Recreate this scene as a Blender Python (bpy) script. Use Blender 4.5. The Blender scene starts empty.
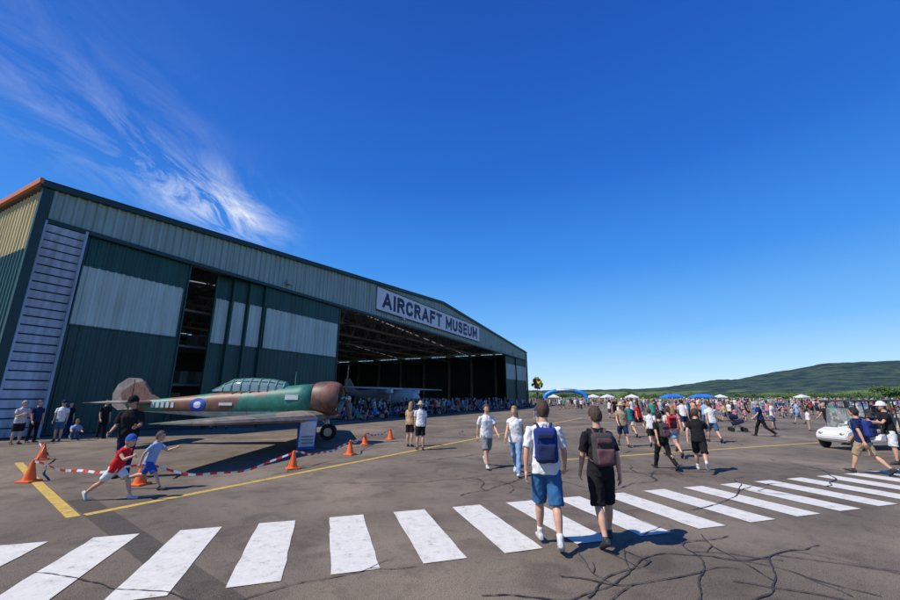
import bpy, bmesh, math, random
from mathutils import Vector, Matrix, noise
random.seed(7)
scene=bpy.context.scene
R=math.radians
# ---------------- materials ----------------
def M(name,col,rough=.75,var=.12,scale=6,bump=0,bscale=40,metal=0,spec=.4):
    m=bpy.data.materials.new(name); m.use_nodes=True
    nt=m.node_tree; b=nt.nodes['Principled BSDF']
    tc=nt.nodes.new('ShaderNodeTexCoord')
    n=nt.nodes.new('ShaderNodeTexNoise'); n.inputs['Scale'].default_value=scale; n.inputs['Detail'].default_value=5
    nt.links.new(tc.outputs['Object'],n.inputs['Vector'])
    r=nt.nodes.new('ShaderNodeValToRGB'); r.color_ramp.elements[0].position=.3; r.color_ramp.elements[1].position=.7
    r.color_ramp.elements[0].color=[c*(1-var) for c in col]+[1]; r.color_ramp.elements[1].color=[min(1,c*(1+var)) for c in col]+[1]
    nt.links.new(n.outputs['Fac'],r.inputs['Fac']); nt.links.new(r.outputs['Color'],b.inputs['Base Color'])
    b.inputs['Roughness'].default_value=rough; b.inputs['Metallic'].default_value=metal
    b.inputs['Specular IOR Level'].default_value=spec
    if bump:
        n2=nt.nodes.new('ShaderNodeTexNoise'); n2.inputs['Scale'].default_value=bscale; n2.inputs['Detail'].default_value=3
        nt.links.new(tc.outputs['Object'],n2.inputs['Vector'])
        bp=nt.nodes.new('ShaderNodeBump'); bp.inputs['Strength'].default_value=bump; bp.inputs['Distance'].default_value=.02
        nt.links.new(n2.outputs['Fac'],bp.inputs['Height']); nt.links.new(bp.outputs['Normal'],b.inputs['Normal'])
    return m
def streaky(name,col,rough=.5,var=.2):
    m=M(name,col,rough,.08,.5); nt=m.node_tree; b=nt.nodes['Principled BSDF']; src=b.inputs['Base Color'].links[0].from_socket
    tc=nt.nodes.new('ShaderNodeTexCoord'); mp=nt.nodes.new('ShaderNodeMapping'); mp.inputs['Scale'].default_value=(2.2,2.2,.12); nt.links.new(tc.outputs['Object'],mp.inputs[0])
    n=nt.nodes.new('ShaderNodeTexNoise'); n.inputs['Scale'].default_value=1.5; n.inputs['Detail'].default_value=7; nt.links.new(mp.outputs[0],n.inputs['Vector'])
    r=nt.nodes.new('ShaderNodeValToRGB'); r.color_ramp.elements[0].position=.35; r.color_ramp.elements[1].position=.62; v=1-var; r.color_ramp.elements[0].color=(v,v*.98,v*.94,1); r.color_ramp.elements[1].color=(1,1,1,1); nt.links.new(n.outputs['Fac'],r.inputs['Fac'])
    mx=nt.nodes.new('ShaderNodeMix'); mx.data_type='RGBA'; mx.blend_type='MULTIPLY'; mx.inputs['Factor'].default_value=1; nt.links.new(src,mx.inputs['A']); nt.links.new(r.outputs['Color'],mx.inputs['B']); nt.links.new(mx.outputs['Result'],b.inputs['Base Color']); return m
def cloth(name,col,var=.06): return M(name,col,.9,var,5,.35,14,spec=.15)
def randmat(name,cols,seed,rough=.85):
    m=bpy.data.materials.new(name); m.use_nodes=True; nt=m.node_tree; b=nt.nodes['Principled BSDF']
    oi=nt.nodes.new('ShaderNodeObjectInfo'); mu=nt.nodes.new('ShaderNodeMath'); mu.operation='MULTIPLY'; mu.inputs[1].default_value=seed
    fr=nt.nodes.new('ShaderNodeMath'); fr.operation='FRACT'; r=nt.nodes.new('ShaderNodeValToRGB'); r.color_ramp.interpolation='CONSTANT'
    while len(r.color_ramp.elements)<len(cols): r.color_ramp.elements.new(.5)
    for i,c in enumerate(cols):
        r.color_ramp.elements[i].position=i/len(cols)
    for i,c in enumerate(cols): r.color_ramp.elements[i].color=tuple(c)+(1,)
    nt.links.new(oi.outputs['Random'],mu.inputs[0]); nt.links.new(mu.outputs[0],fr.inputs[0]); nt.links.new(fr.outputs[0],r.inputs['Fac'])
    nt.links.new(r.outputs['Color'],b.inputs['Base Color']); b.inputs['Roughness'].default_value=rough; b.inputs['Specular IOR Level'].default_value=.2
    return m
SKIN=M('skin',(.56,.31,.21),.5,.08,5); SKIN2=M('skin_tan',(.42,.22,.14),.5,.08,5)
HAIRS={'brown':M('hair_brown',(.07,.04,.022),.6,.4,60,.8,90),'dark':M('hair_dark',(.018,.013,.01),.55,.4,60,.8,90),'blond':M('hair_blond',(.32,.2,.08),.6,.3,60,.8,90),'grey':M('hair_grey',(.3,.28,.26),.7,.2,60,.8,90)}
C={k:cloth('cloth_'+k,v) for k,v in dict(white=(.68,.68,.67),offwhite=(.5,.48,.44),black=(.014,.014,.016),navy=(.015,.025,.08),red=(.6,.02,.025),
  blue=(.03,.09,.35),jeans=(.05,.11,.22),lightjeans=(.2,.32,.48),denimshort=(.035,.12,.26),grey=(.2,.2,.21),khaki=(.36,.27,.17),pink=(.55,.2,.22),teal=(.03,.2,.22),tan=(.45,.3,.18),paleblue=(.27,.4,.6)).items()}
SHOE=M('shoe_dark',(.03,.03,.035),.6); SHOEW=M('shoe_white',(.5,.5,.49),.6); EYE=M('eye_dark',(.02,.015,.012),.2); LIP=M('lips',(.35,.12,.1),.5)
HATM=M('straw_hat',(.45,.36,.22),.9,.2,30)
# ---------------- mesh helpers ----------------
def setmi(faces,mi):
    for f in faces: f.material_index=mi
def ringtube(bm,rings,mi=0,cap=True):
    vs=[[bm.verts.new(p) for p in r] for r in rings]; n=len(vs[0]); fs=[]
    for a,b in zip(vs[:-1],vs[1:]):
        for i in range(n): fs.append(bm.faces.new((a[i],a[(i+1)%n],b[(i+1)%n],b[i])))
    if cap: fs.append(bm.faces.new(vs[0][::-1])); fs.append(bm.faces.new(vs[-1]))
    setmi(fs,mi); return vs
def ell(c,sx,sy,rx,ry,n=14,p=1.0):
    out=[]
    for i in range(n):
        t=2*math.pi*i/n; cx,cy=math.cos(t),math.sin(t)
        cx=math.copysign(abs(cx)**p,cx); cy=math.copysign(abs(cy)**p,cy)
        out.append(c+sx*(rx*cx)+sy*(ry*cy))
    return out
def limb(bm,pts,n=10,mi=0,flat=1.0,ref=Vector((1,0,0))):
    rings=[]
    for i,(p,r) in enumerate(pts):
        p=Vector(p); a=Vector(pts[max(0,i-1)][0]); b=Vector(pts[min(len(pts)-1,i+1)][0]); t=(b-a)
        if t.length<1e-6: t=Vector((0,0,1))
        t.normalize(); rf=ref if abs(t.dot(ref))<.95 else Vector((0,1,0))
        s=(rf-t*rf.dot(t)).normalized(); d=t.cross(s)
        rings.append(ell(p,s,d,r,r*flat,n))
    ringtube(bm,rings,mi)
def box(bm,c,s,mi=0,rot=None,bev=0):
    m=Matrix.Translation(Vector(c))@(rot.to_4x4() if rot else Matrix())@Matrix.Diagonal((s[0],s[1],s[2],1))
    r=bmesh.ops.create_cube(bm,size=1,matrix=m); fs=set(f for v in r['verts'] for f in v.link_faces)
    setmi(fs,mi)
    if bev:
        es=set(e for f in fs for e in f.edges); q=bmesh.ops.bevel(bm,geom=list(es),offset=bev,segments=2,affect='EDGES',profile=.5,material=mi)
def beam(bm,p,q,w,h,mi=0):
    p=Vector(p);q=Vector(q);t=(q-p).normalized(); up=Vector((0,0,1)) if abs(t.z)<.95 else Vector((0,1,0))
    s=t.cross(up).normalized(); u=s.cross(t)
    ringtube(bm,[[c+s*w/2+u*h/2,c-s*w/2+u*h/2,c-s*w/2-u*h/2,c+s*w/2-u*h/2] for c in (p,q)],mi)
def sphere(bm,c,r,mi=0,seg=12,rg=8,mat=None):
    m=Matrix.Translation(Vector(c))@(mat.to_4x4() if mat else Matrix())@Matrix.Diagonal((r[0],r[1],r[2],1))
    q=bmesh.ops.create_uvsphere(bm,u_segments=seg,v_segments=rg,radius=1,matrix=m)
    fs=set(f for v in q['verts'] for f in v.link_faces); setmi(fs,mi); return q['verts']
def cone(bm,p,q,r1,r2,n=16,mi=0): limb(bm,[(p,r1),(q,r2)],n,mi)
def mesh_of(bm,name,smooth=False,recalc=True):
    if recalc: bmesh.ops.recalc_face_normals(bm,faces=bm.faces)
    me=bpy.data.meshes.new(name); bm.to_mesh(me); bm.free()
    if smooth: me.polygons.foreach_set('use_smooth',[True]*len(me.polygons))
    return me
def obj(name,me,mats=(),parent=None):
    o=bpy.data.objects.new(name,me); scene.collection.objects.link(o)
    if me is not None:
        for m in mats: me.materials.append(m)
    if parent: o.parent=parent
    return o
def empty(name,loc=(0,0,0),rz=0,sc=1):
    e=bpy.data.objects.new(name,None); scene.collection.objects.link(e); e.location=loc; e.rotation_euler=(0,0,rz); e.scale=(sc,)*3; e.empty_display_size=.2; return e
def remesh(bm,vox,smooth=4,fold=0,seed=0):
    me=mesh_of(bm,'tmp'); o=bpy.data.objects.new('tmp',me); scene.collection.objects.link(o)
    a=o.modifiers.new('r','REMESH'); a.mode='VOXEL'; a.voxel_size=vox; a.use_smooth_shade=True
    b=o.modifiers.new('s','SMOOTH'); b.iterations=smooth; b.factor=.5
    dg=bpy.context.evaluated_depsgraph_get(); out=bpy.data.meshes.new_from_object(o.evaluated_get(dg))
    bpy.data.objects.remove(o)
    if fold:
        off=Vector((seed*3.1,seed*1.7,0)); N=len(out.vertices); nr=[0.0]*(3*N); cs=[0.0]*(3*N)
        out.vertices.foreach_get('normal',nr); out.vertices.foreach_get('co',cs)
        for i in range(N):
            p=Vector(cs[3*i:3*i+3])
            n=.8*noise.noise(Vector((p.x*7,p.y*7,p.z*9+p.x*8))+off)+1.3*(.3-abs(noise.noise(Vector((p.x*6+p.z*5,p.y*6,p.z*9-p.x*9))+off)))
            for k in range(3): cs[3*i+k]+=nr[3*i+k]*n*fold
        out.vertices.foreach_set('co',cs); out.update()
    out.polygons.foreach_set('use_smooth',[True]*len(out.polygons))
    return out
# ---------------- people ----------------
def figure(H=1.75,fem=False,hs=1.06,legs=((22,6),(-20,22)),arms=((-18,7,12),(20,7,25)),lean=3,head=(0,0),top=None,sleeve=.6,bottom=None,blen=.9,
           shoe=None,hair='brown',style='short',hat=None,pack=None,skin=None,vox=.014,seed=0,detail=True,width=1.0,sweep=0,socks=False):
    parts=[]; skin=skin or SKIN; hairm=HAIRS[hair] if isinstance(hair,str) else hair
    X=Vector((1,0,0));Y=Vector((0,1,0)); pel=Vector((0,0,.93)); RL=Matrix.Rotation(R(-lean),3,'X')
    def T(p): return pel+RL@(Vector(p)-pel)
    fwd=RL@Y; w=width; sw=(.155 if fem else .178)*w
    def torso(bm,secs,inf=0):
        ringtube(bm,[ell(T((0,y,z)),X,fwd,rx*w+inf,ry*w+inf,18,.9) for z,rx,ry,y in secs])
    body=bmesh.new()
    hipw=.165 if fem else .155; wst=.12 if fem else .14
    torso(body,[(.83,.12,.10,0),(.92,hipw,.115,0),(1.06,wst,.1,.0),(1.2,.15,.11,.01),(1.32,.16 if not fem else .145,.115,.01),(1.4,.125,.085,0),(1.445,.085,.07,-.005),(1.49,.056,.06,-.01),(1.57,.052,.058,.0)])
    hands=bmesh.new(); shirt=bmesh.new(); torso(shirt,[(.84,hipw+.02,.13,0),(.93,hipw+.02,.13,0),(1.07,wst+.025,.115,0),(1.2,.155,.12,.01),(1.31,.165 if not fem else .15,.12,.01),(1.385,.14,.095,0),(1.435,.1,.08,-.005),(1.472,.07,.07,-.01)],.01)
    for k,sd in enumerate((-1,1)):
        a,b,e=arms[k]; ab=R(b); a1=R(a); a2=R(a+e)
        sh=T((sd*sw,0,1.375)); inn=T((sd*.07,0,1.405))
        d1=Vector((sd*math.sin(ab),math.sin(a1)*math.cos(ab),-math.cos(a1)*math.cos(ab)))
        b2=ab*.3 if sweep==0 else -R(sweep); d2=Vector((sd*math.sin(b2),math.sin(a2)*math.cos(b2),-math.cos(a2)*math.cos(b2)))
        el=sh+d1*.28; wr=el+d2*.25
        limb(body,[(inn,.045),(sh,.052),(sh+d1*.1,.048),(sh+d1*.2,.042),(el,.037),(el+d2*.07,.04),(el+d2*.16,.032),(wr,.024),(wr+d2*.03,.024)])
        if sleeve>0:
            L=.28*min(sleeve,1)
            limb(shirt,[(inn,.055),(sh+Vector((0,0,.002)),.062),(sh+d1*.08,.064),(sh+d1*L,.066)])
        n=Vector((-sd,0,0)); n=(n-d2*n.dot(d2)).normalized(); wv=d2.cross(n); 
        if wv.dot(Vector((0,1,.3)))<0: wv=-wv
        if detail:
            ringtube(hands,[ell(wr+d2*t,wv,n,rx,ry,8,.8) for t,rx,ry in ((-.01,.026,.02),(.03,.036,.017),(.07,.042,.015),(.095,.038,.012))])
            for j,(o_,l_) in enumerate(((.03,.07),(.01,.08),(-.01,.074),(-.029,.058))):
                c=wr+d2*.085+wv*o_; pts=[(c,.0095)]; an=0
                for s_ in range(3):
                    an+=R(16+j*3); dd=d2*math.cos(an)+n*math.sin(an)
                    c=c+dd*l_*(.42,.33,.25)[s_]; pts.append((c,(.0088,.008,.006)[s_]))
                limb(hands,pts,6)
            p0=wr+d2*.025+wv*.03; limb(hands,[(p0,.013),(p0+wv*.025+d2*.03,.011),(p0+wv*.034+d2*.058+n*.01,.0095),(p0+wv*.034+d2*.078+n*.018,.007)],6)
        else:
            ringtube(hands,[ell(wr+d2*t,wv,n,rx,ry,6) for t,rx,ry in ((0,.024,.02),(.07,.04,.016),(.15,.025,.012))])
    bot=bmesh.new(); shoes=bmesh.new(); sock=bmesh.new()
    ringtube(bot,[ell(T((0,0,z)),X,fwd,rx,ry,18,.9) for z,rx,ry in ((.80,.10,.10),(.86,hipw+.022,.128),(.93,hipw+.024,.13),(1.02,wst+.022,.112))])
    for k,sd in enumerate((-1,1)):
        a,kn=legs[k]; a1=R(a); g=R(a-kn); spl=.03
        hp=Vector((sd*.085,0,.90)); d1=Vector((sd*spl,math.sin(a1),-math.cos(a1))).normalized(); d2=Vector((sd*spl*.3,math.sin(g),-math.cos(g))).normalized()
        k_=hp+d1*.43; an=k_+d2*.405
        cf=d2.cross(X); cf=cf*(-.012 if cf.y>0 else .012)
        limb(body,[(hp+Vector((0,0,.03)),.085),(hp+d1*.08,.087),(hp+d1*.22,.074),(hp+d1*.36,.058),(k_,.052),(k_+d2*.1+cf,.058),(k_+d2*.18+cf,.053),(k_+d2*.3,.037),(an,.032),(an+d2*.03,.033)],12)
        if blen<=1:
            L=.43*blen; limb(bot,[(hp+Vector((0,0,.02)),.098),(hp+d1*.12,.103),(hp+d1*L*.75,.094),(hp+d1*L,.095)],14)
        else:
            limb(bot,[(hp+Vector((0,0,.02)),.096),(hp+d1*.12,.098),(hp+d1*.3,.08),(k_,.068),(k_+d2*.14,.068),(k_+d2*.3,.06),(an-d2*.0,.062)],14)
        limb(sock,[(an-d2*.09,.0405),(an-d2*.05,.0385),(an,.037)],12)
        ph=0; gd=a-kn
        if gd<-12 and a<60: ph=max(gd*.9,-70)
        elif a>14 and kn<25: ph=12
        if a>60 and gd>40: ph=60
        ph=R(ph); f=Vector((sd*.12,math.cos(ph),math.sin(ph))).normalized(); u=Vector((0,-math.sin(ph),math.cos(ph)))
        b0=an-u*.04
        ringtube(shoes,[ell(b0+f*t+u*dz,X,u,rx,ry,10,.75) for t,rx,ry,dz in ((-.075,.026,.03,.0),(-.05,.036,.043,.008),(.03,.042,.042,.006),(.11,.046,.03,-.006),(.16,.042,.024,-.012),(.195,.025,.015,-.018))])
        limb(shoes,[(an+Vector((0,0,-.03)),.042),(an-d2*.04,.041)],10)
    hc=T((0,.015,1.63+(hs-1)*.09)); RH=Matrix.Rotation(R(-head[1]),3,'Z')@Matrix.Rotation(R(-lean*.5-head[0]),3,'X')
    def HP(p): return hc+RH@(Vector(p)*hs)
    hd=bmesh.new(); vs=sphere(hd,(0,0,0),(1,1,1),0,*((28,20) if detail else (12,8)))
    for v in vs:
        p=v.co.copy(); z=p.z; sx=.076; sy=.094
        if z<0: sx*=1-.28*abs(z)**1.3; sy*=1-.12*abs(z)
        q=Vector((p.x*sx,p.y*sy+(.014*abs(z) if z<0 else 0),z*.118))
        if p.y>.3:
            q.y+=.018*math.exp(-(q.x/.012)**2-((q.z+.018)/.022)**2)
            q.y-=.009*math.exp(-((abs(q.x)-.03)/.014)**2-((q.z-.012)/.014)**2)
            q.y+=.006*math.exp(-(q.x/.03)**2-((q.z+.09)/.018)**2)
        v.co=HP(q)
    bm_me=remesh(body,vox,3)
    fb=bmesh.new(); fb.from_mesh(bm_me); fb.from_mesh(mesh_of(hands,'h')); fb.from_mesh(mesh_of(hd,'hd'))
    if detail:
        for sd in (-1,1): sphere(fb,HP((sd*.076,-.005,-.005)),(.01*hs,.02*hs,.032*hs),0,8,6,RH)
        eb=bmesh.new()
        for sd in (-1,1):
            sphere(eb,HP((sd*.03,.082,.012)),(.012*hs,.007*hs,.006*hs),0,8,5,RH); box(eb,HP((sd*.031,.088,.03)),(.026*hs,.006,.005),0,RH)
        parts.append(('eyes',mesh_of(eb,'eyes',True),EYE))
        lb=bmesh.new(); sphere(lb,HP((0,.086,-.058)),(.022*hs,.006*hs,.006*hs),0,8,5,RH); parts.append(('mouth',mesh_of(lb,'mouth',True),LIP))
        if socks: parts.append(('socks',mesh_of(sock,'socks',True),C['white']))
    parts.insert(0,('body',mesh_of(fb,'body',True),skin))
    fd=.013 if detail else 0
    parts.append(('top',remesh(shirt,vox,2,fd,seed),top)); parts.append(('trousers',remesh(bot,vox,2,fd,seed+5),bottom))
    parts.append(('shoes',remesh(shoes,min(vox,.012) if detail else .02,1),shoe or SHOE))
    hb=bmesh.new(); vs=sphere(hb,(0,0,0),(1,1,1),0,*((40,28) if detail else (14,10)))
    def keep(c):
        if c.z>.5: return True
        if c.y>.1+(c.z+.1)*.75: return False
        if c.z<-.15 and c.y>-.12: return False
        return c.z>-.68 if style=='short' else c.z>-.8
    bmesh.ops.delete(hb,geom=[f for f in hb.faces if not keep(f.calc_center_median())],context='FACES')
    for v in hb.verts:
        p=v.co.copy(); q=1+.05*noise.noise(p*4+Vector((seed,0,0)))+.06*noise.noise(p*11)+.04*noise.noise(p*24); tp=1 if p.z>0 else 1-.12*abs(p.z)
        v.co=HP((p.x*.087*q*tp,p.y*.108*q*tp-.004,p.z*.13*q+.003))
    if style=='long': ringtube(hb,[ell(HP((0,y,z)),X,RH@Y,rx*hs,ry*hs,12) for y,z,rx,ry in ((-.05,.06,.07,.05),(-.07,-.05,.083,.05),(-.09,-.14,.085,.045),(-.1,-.22,.075,.035),(-.1,-.28,.045,.02))])
    if style=='pony': ringtube(hb,[ell(HP((0,y,z)),X,RH@Y,rx,rx,8) for y,z,rx in ((-.09,.05,.02),(-.13,.03,.03),(-.145,-.06,.032),(-.13,-.17,.015))])
    parts.append(('hair',mesh_of(hb,'hair',True,False),hairm))
    if hat:
        kind,hm=hat; cb=bmesh.new(); sphere(cb,(0,0,0),(1,1,1),0,18,12)
        bmesh.ops.delete(cb,geom=[f for f in cb.faces if f.calc_center_median().z<.05],context='FACES')
        for v in cb.verts: v.co=HP((v.co.x*.095,v.co.y*.116-.003,v.co.z*.138+.02))
        if kind=='cap':
            ring=[]
            for t in range(9):
                an=R(-70+t*17.5); ring.append((math.sin(an)*.08,.085+math.cos(an)*.09))
            r1=[HP((x,y,.03-.15*(x*x*8))) for x,y in ring]+[HP((.07,.05,.035)),HP((-.07,.05,.035))]
            up=RH@Vector((0,0,.008)); ringtube(cb,[r1,[p+up for p in r1]])
        else:
            ringtube(cb,[[HP((math.cos(t*math.pi/10)*r,math.sin(t*math.pi/10)*r*1.08,z)) for t in range(20)] for r,z in ((.09,.035),(.17,.015),(.17,.025),(.09,.045))],0,False)
        parts.append(('hat',mesh_of(cb,'hat',True,False),hm))
    if pack:
        pb=bmesh.new(); Rr=RL
        box(pb,T((0,-.205,1.2)),(.29,.15,.43),0,Rr,.05); box(pb,T((0,-.295,1.11)),(.23,.06,.2),1,Rr,.025); box(pb,T((0,-.29,1.31)),(.2,.03,.07),1,Rr,.012)
        for sd in (-1,1):
            limb(pb,[(T((sd*.07,-.15,1.38)),.018),(T((sd*.09,-.06,1.46)),.02),(T((sd*.105,.05,1.46)),.02),(T((sd*.115,.14,1.36)),.02),(T((sd*.145,.12,1.2)),.016),(T((sd*.165,0,1.08)),.012),(T((sd*.12,-.14,1.03)),.012)],8,1,.5)
            limb(pb,[(T((sd*.1,-.285,1.02)),.006),(T((sd*.105,-.285,1.2)),.006),(T((sd*.09,-.27,1.38)),.006)],6,1)
        limb(pb,[(T((-.03,-.2,1.41)),.007),(T((-.02,-.2,1.45)),.007),(T((.02,-.2,1.45)),.007),(T((.03,-.2,1.41)),.007)],6,1)
        bmesh.ops.subdivide_edges(pb,edges=[e for e in pb.edges if e.calc_length()>.08],cuts=5,use_grid_fill=True)
        pm=mesh_of(pb,'backpack',True)
        for v in pm.vertices:
            q=v.co; v.co=q+Vector((noise.noise(q*9),noise.noise(q*9+Vector((5,5,5)))*1.5,noise.noise(q*9+Vector((9,2,1)))))*.012
        parts.append(('backpack',pm,pack))
    s=H/(1.752+(hs-1)*.2); zmin=min(v.co.z for _,me,_ in parts for v in me.vertices)
    for _,me,_ in parts: me.transform(Matrix.Diagonal((s,s,s,1))@Matrix.Translation((0,0,-zmin)))
    return parts
def place(name,loc,facing,**kw):
    e=empty(name,(loc[0],loc[1],kw.pop('z',0)),R(-facing))
    for n,me,m in figure(**kw): obj(n,me,m if isinstance(m,tuple) else (m,),e)
    return e
walk1=dict(legs=((24,6),(-18,28)),arms=((-22,8,10),(24,8,22))); walk2=dict(legs=((-20,30),(25,8)),arms=((22,8,25),(-22,8,10)))
stand=dict(legs=((3,2),(-3,3)),arms=((2,6,12),(6,6,18)))
PB=(cloth('pack_blue',(.02,.04,.20)),cloth('pack_blue2',(.02,.03,.08))); PK=(cloth('pack_grey',(.06,.055,.06)),cloth('pack_maroon',(.12,.06,.07)))
place('man',(1.27,5.55),8,H=1.78,top=C['white'],bottom=C['denimshort'],blen=1.0,sleeve=.8,shoe=SHOEW,hair='brown',pack=PB,lean=3,legs=((14,4),(-12,16)),arms=((-14,12,12),(8,14,30)),vox=.009,seed=1,width=1.04,head=(0,-5),socks=True)
place('boy',(2.02,5.63),2,H=1.70,top=C['black'],bottom=C['black'],blen=1.0,sleeve=.8,shoe=SHOE,hair='brown',pack=PK,lean=2,legs=((-12,18),(14,4)),arms=((5,12,20),(-10,14,14)),vox=.009,seed=2,head=(12,-12),width=.92)
place('woman',(1.64,10.3),200,H=1.66,fem=True,top=C['white'],bottom=C['lightjeans'],blen=2,sleeve=.2,shoe=SHOEW,hair='blond',style='long',seed=3,**walk1)
place('man',(1.0,11.3),165,H=1.7,top=C['white'],bottom=C['grey'],blen=.95,sleeve=.7,shoe=SHOEW,hair='brown',seed=4,**walk2)
place('woman',(-1.55,15.9),15,H=1.66,fem=True,top=C['tan'],bottom=C['black'],blen=.8,hair='blond',style='long',seed=5,**stand)
place('man',(-1.08,14.9),-10,H=1.68,top=C['white'],bottom=C['black'],blen=.9,hair='grey',hat=('hat',HATM),seed=6,**stand)
place('child',(-6.3,7.9),92,H=1.28,hs=1.25,top=C['red'],bottom=C['white'],blen=.75,sleeve=.25,shoe=SHOEW,hair='blond',hat=('cap',C['blue']),lean=22,legs=((48,30),(-38,18)),arms=((-50,10,30),(50,12,60)),seed=7,head=(-12,0),vox=.01)
place('child',(-6.25,8.7),85,H=1.25,hs=1.25,top=C['paleblue'],bottom=C['blue'],blen=.85,sleeve=.6,shoe=SHOE,hair='brown',lean=14,legs=((-30,50),(40,15)),arms=((50,10,60),(-40,10,30)),seed=8,vox=.01)
place('man',(-7.75,9.9),160,H=1.86,top=C['black'],bottom=C['navy'],blen=2,sleeve=.8,skin=SKIN2,hair='dark',hat=('cap',C['black']),seed=9,legs=((5,3),(-5,5)),arms=((25,10,60),(10,10,50)),width=1.08,head=(15,20))
place('man',(-17.5,16.6),110,H=1.7,top=C['offwhite'],bottom=C['black'],blen=.9,hair='grey',seed=10,sweep=20,**{**stand,'arms':((20,5,95),(20,5,95))})
place('man',(-17.6,17.3),100,H=1.72,top=C['navy'],bottom=C['black'],blen=2,hair='dark',seed=11,**stand)
place('woman',(-18.2,19.4),120,H=1.62,fem=True,top=C['black'],bottom=C['navy'],blen=2,hair='dark',style='long',seed=12,**stand)
place('man',(-16.9,17.7),150,H=1.7,top=C['white'],bottom=C['jeans'],blen=.9,hair='grey',hat=('cap',C['navy']),seed=33,**stand)
sit=dict(legs=((140,160),(146,166)),arms=((45,8,40),(50,8,40)),lean=14)
place('woman',(-17.0,18.6),130,H=1.62,fem=True,top=C['paleblue'],bottom=C['jeans'],blen=2,hair='brown',style='long',seed=13,**sit)
place('man',(-16.0,18.8),110,H=1.72,top=C['black'],bottom=C['black'],blen=2,hair='dark',seed=14,**stand)
place('man',(6.7,15.9),190,H=1.68,top=C['khaki'],bottom=C['navy'],blen=.9,hair='grey',hat=('hat',HATM),seed=15,**walk1)
place('child',(7.8,15.9),20,H=1.45,hs=1.12,top=C['white'],bottom=C['black'],blen=.9,hair='brown',seed=16,**walk2)
place('boy',(5.65,11.0),-8,H=1.5,hs=1.1,top=C['black'],bottom=C['black'],blen=2,hair='dark',pack=PK,seed=17,**walk1)
place('woman',(8.0,14.6),15,H=1.62,fem=True,top=C['pink'],bottom=C['khaki'],blen=.6,hair='blond',style='long',seed=18,**walk2)
place('woman',(7.1,13.2),5,H=1.6,fem=True,top=C['offwhite'],bottom=C['lightjeans'],blen=.6,hair='brown',style='pony',pack=(C['red'],C['black']),seed=28,**walk1)
place('boy',(6.45,10.7),30,H=1.6,top=C['black'],bottom=C['black'],blen=.9,sleeve=.7,shoe=SHOEW,hair='brown',seed=19,legs=((26,8),(-24,40)),arms=((-30,15,20),(35,15,50)),lean=6,socks=True)
place('man',(11.1,17.3),10,H=1.7,top=C['white'],bottom=C['jeans'],blen=.9,hair='brown',seed=20,**walk1)
place('man',(15.1,19.8),-60,H=1.7,top=C['navy'],bottom=C['black'],blen=2,hair='grey',seed=21,**walk2)
place('man',(10.35,10.35),-20,H=1.62,top=C['navy'],bottom=C['khaki'],blen=.95,shoe=SHOE,hair='dark',pack=PB,seed=22,**walk1)
place('man',(12.65,11.8),-65,H=1.7,top=C['black'],bottom=C['white'],blen=.95,hair='brown',hat=('cap',C['white']),seed=23,legs=((4,3),(-4,4)),arms=((40,8,60),(30,8,70)))
place('woman',(10.2,22),-20,H=1.65,fem=True,top=C['red'],bottom=C['black'],blen=.7,hair='dark',style='long',seed=24,**walk1)
place('man',(4.6,21),170,H=1.75,top=C['blue'],bottom=C['khaki'],blen=.9,hair='brown',seed=25,**walk2)
place('man',(13.2,23),20,H=1.75,top=C['white'],bottom=C['navy'],blen=.9,hair='dark',seed=26,**walk2)
place('woman',(8.6,19.5),0,H=1.62,fem=True,top=C['teal'],bottom=C['offwhite'],blen=.7,hair='blond',style='pony',seed=27,**walk1)
# crowd templates
shirtR=randmat('crowd_shirts',[(.66,.66,.66),(.02,.03,.09),(.6,.6,.6),(.014,.014,.018),(.5,.03,.03),(.27,.4,.6),(.02,.02,.03),(.2,.2,.22),(.03,.14,.45),(.5,.38,.2),(.5,.2,.26),(.04,.25,.18)],1)
botR=randmat('crowd_trousers',[(.015,.015,.02),(.05,.1,.2),(.02,.03,.06),(.35,.28,.18),(.15,.22,.32),(.012,.012,.015)],13.7)
hairR=randmat('crowd_hair',[(.03,.02,.015),(.08,.045,.02),(.3,.2,.1),(.25,.24,.23),(.5,.5,.5),(.02,.04,.12)],29.3)
def template(**kw):
    bm=bmesh.new(); mats=[]
    for n,me,m in figure(vox=.028,detail=False,**kw):
        if isinstance(m,tuple): m=m[0]
        k=len(bm.faces); bm.from_mesh(me); bm.faces.ensure_lookup_table(); 
        for f in bm.faces[k:]: f.material_index=len(mats)
        mats.append(m)
    me=mesh_of(bm,'crowd_person',True,False)
    for m in mats: me.materials.append(m)
    return me
cm=dict(top=shirtR,bottom=botR,hair=hairR)
TS=[template(**walk1,blen=.9,**cm),template(**walk2,blen=2,**cm),template(fem=True,style='long',blen=.7,**walk1,**cm),template(**stand,blen=.9,pack=(botR,botR),**cm),
    template(**stand,blen=2,hat=('hat',HATM),**cm),template(fem=True,style='pony',blen=2,**stand,**cm),template(**{**stand,'arms':((60,10,70),(5,5,10))},blen=.9,hat=('cap',hairR),**cm)]
SS=[template(**sit,blen=2,**cm),template(legs=((97,30),(90,30)),arms=((-20,12,5),(-25,12,5)),lean=-12,blen=.9,hat=('cap',hairR),**cm)]
crowd=empty('crowd')
def addp(me,x,y,rz,s=1):
    o=obj('person_in_crowd',me,(),crowd); o.location=(x,y,0); o.rotation_euler=(0,0,rz); o.scale=(s,)*3
rnd=random.Random(11)
HX,HY,HA,HS=-20.4,17.8,R(63.2),1.07
ca,sa=math.cos(HA),math.sin(HA)
def hang(l,d): l*=HS; d*=HS; return HX+ca*l-sa*d, HY+sa*l+ca*d
n=0
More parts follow.
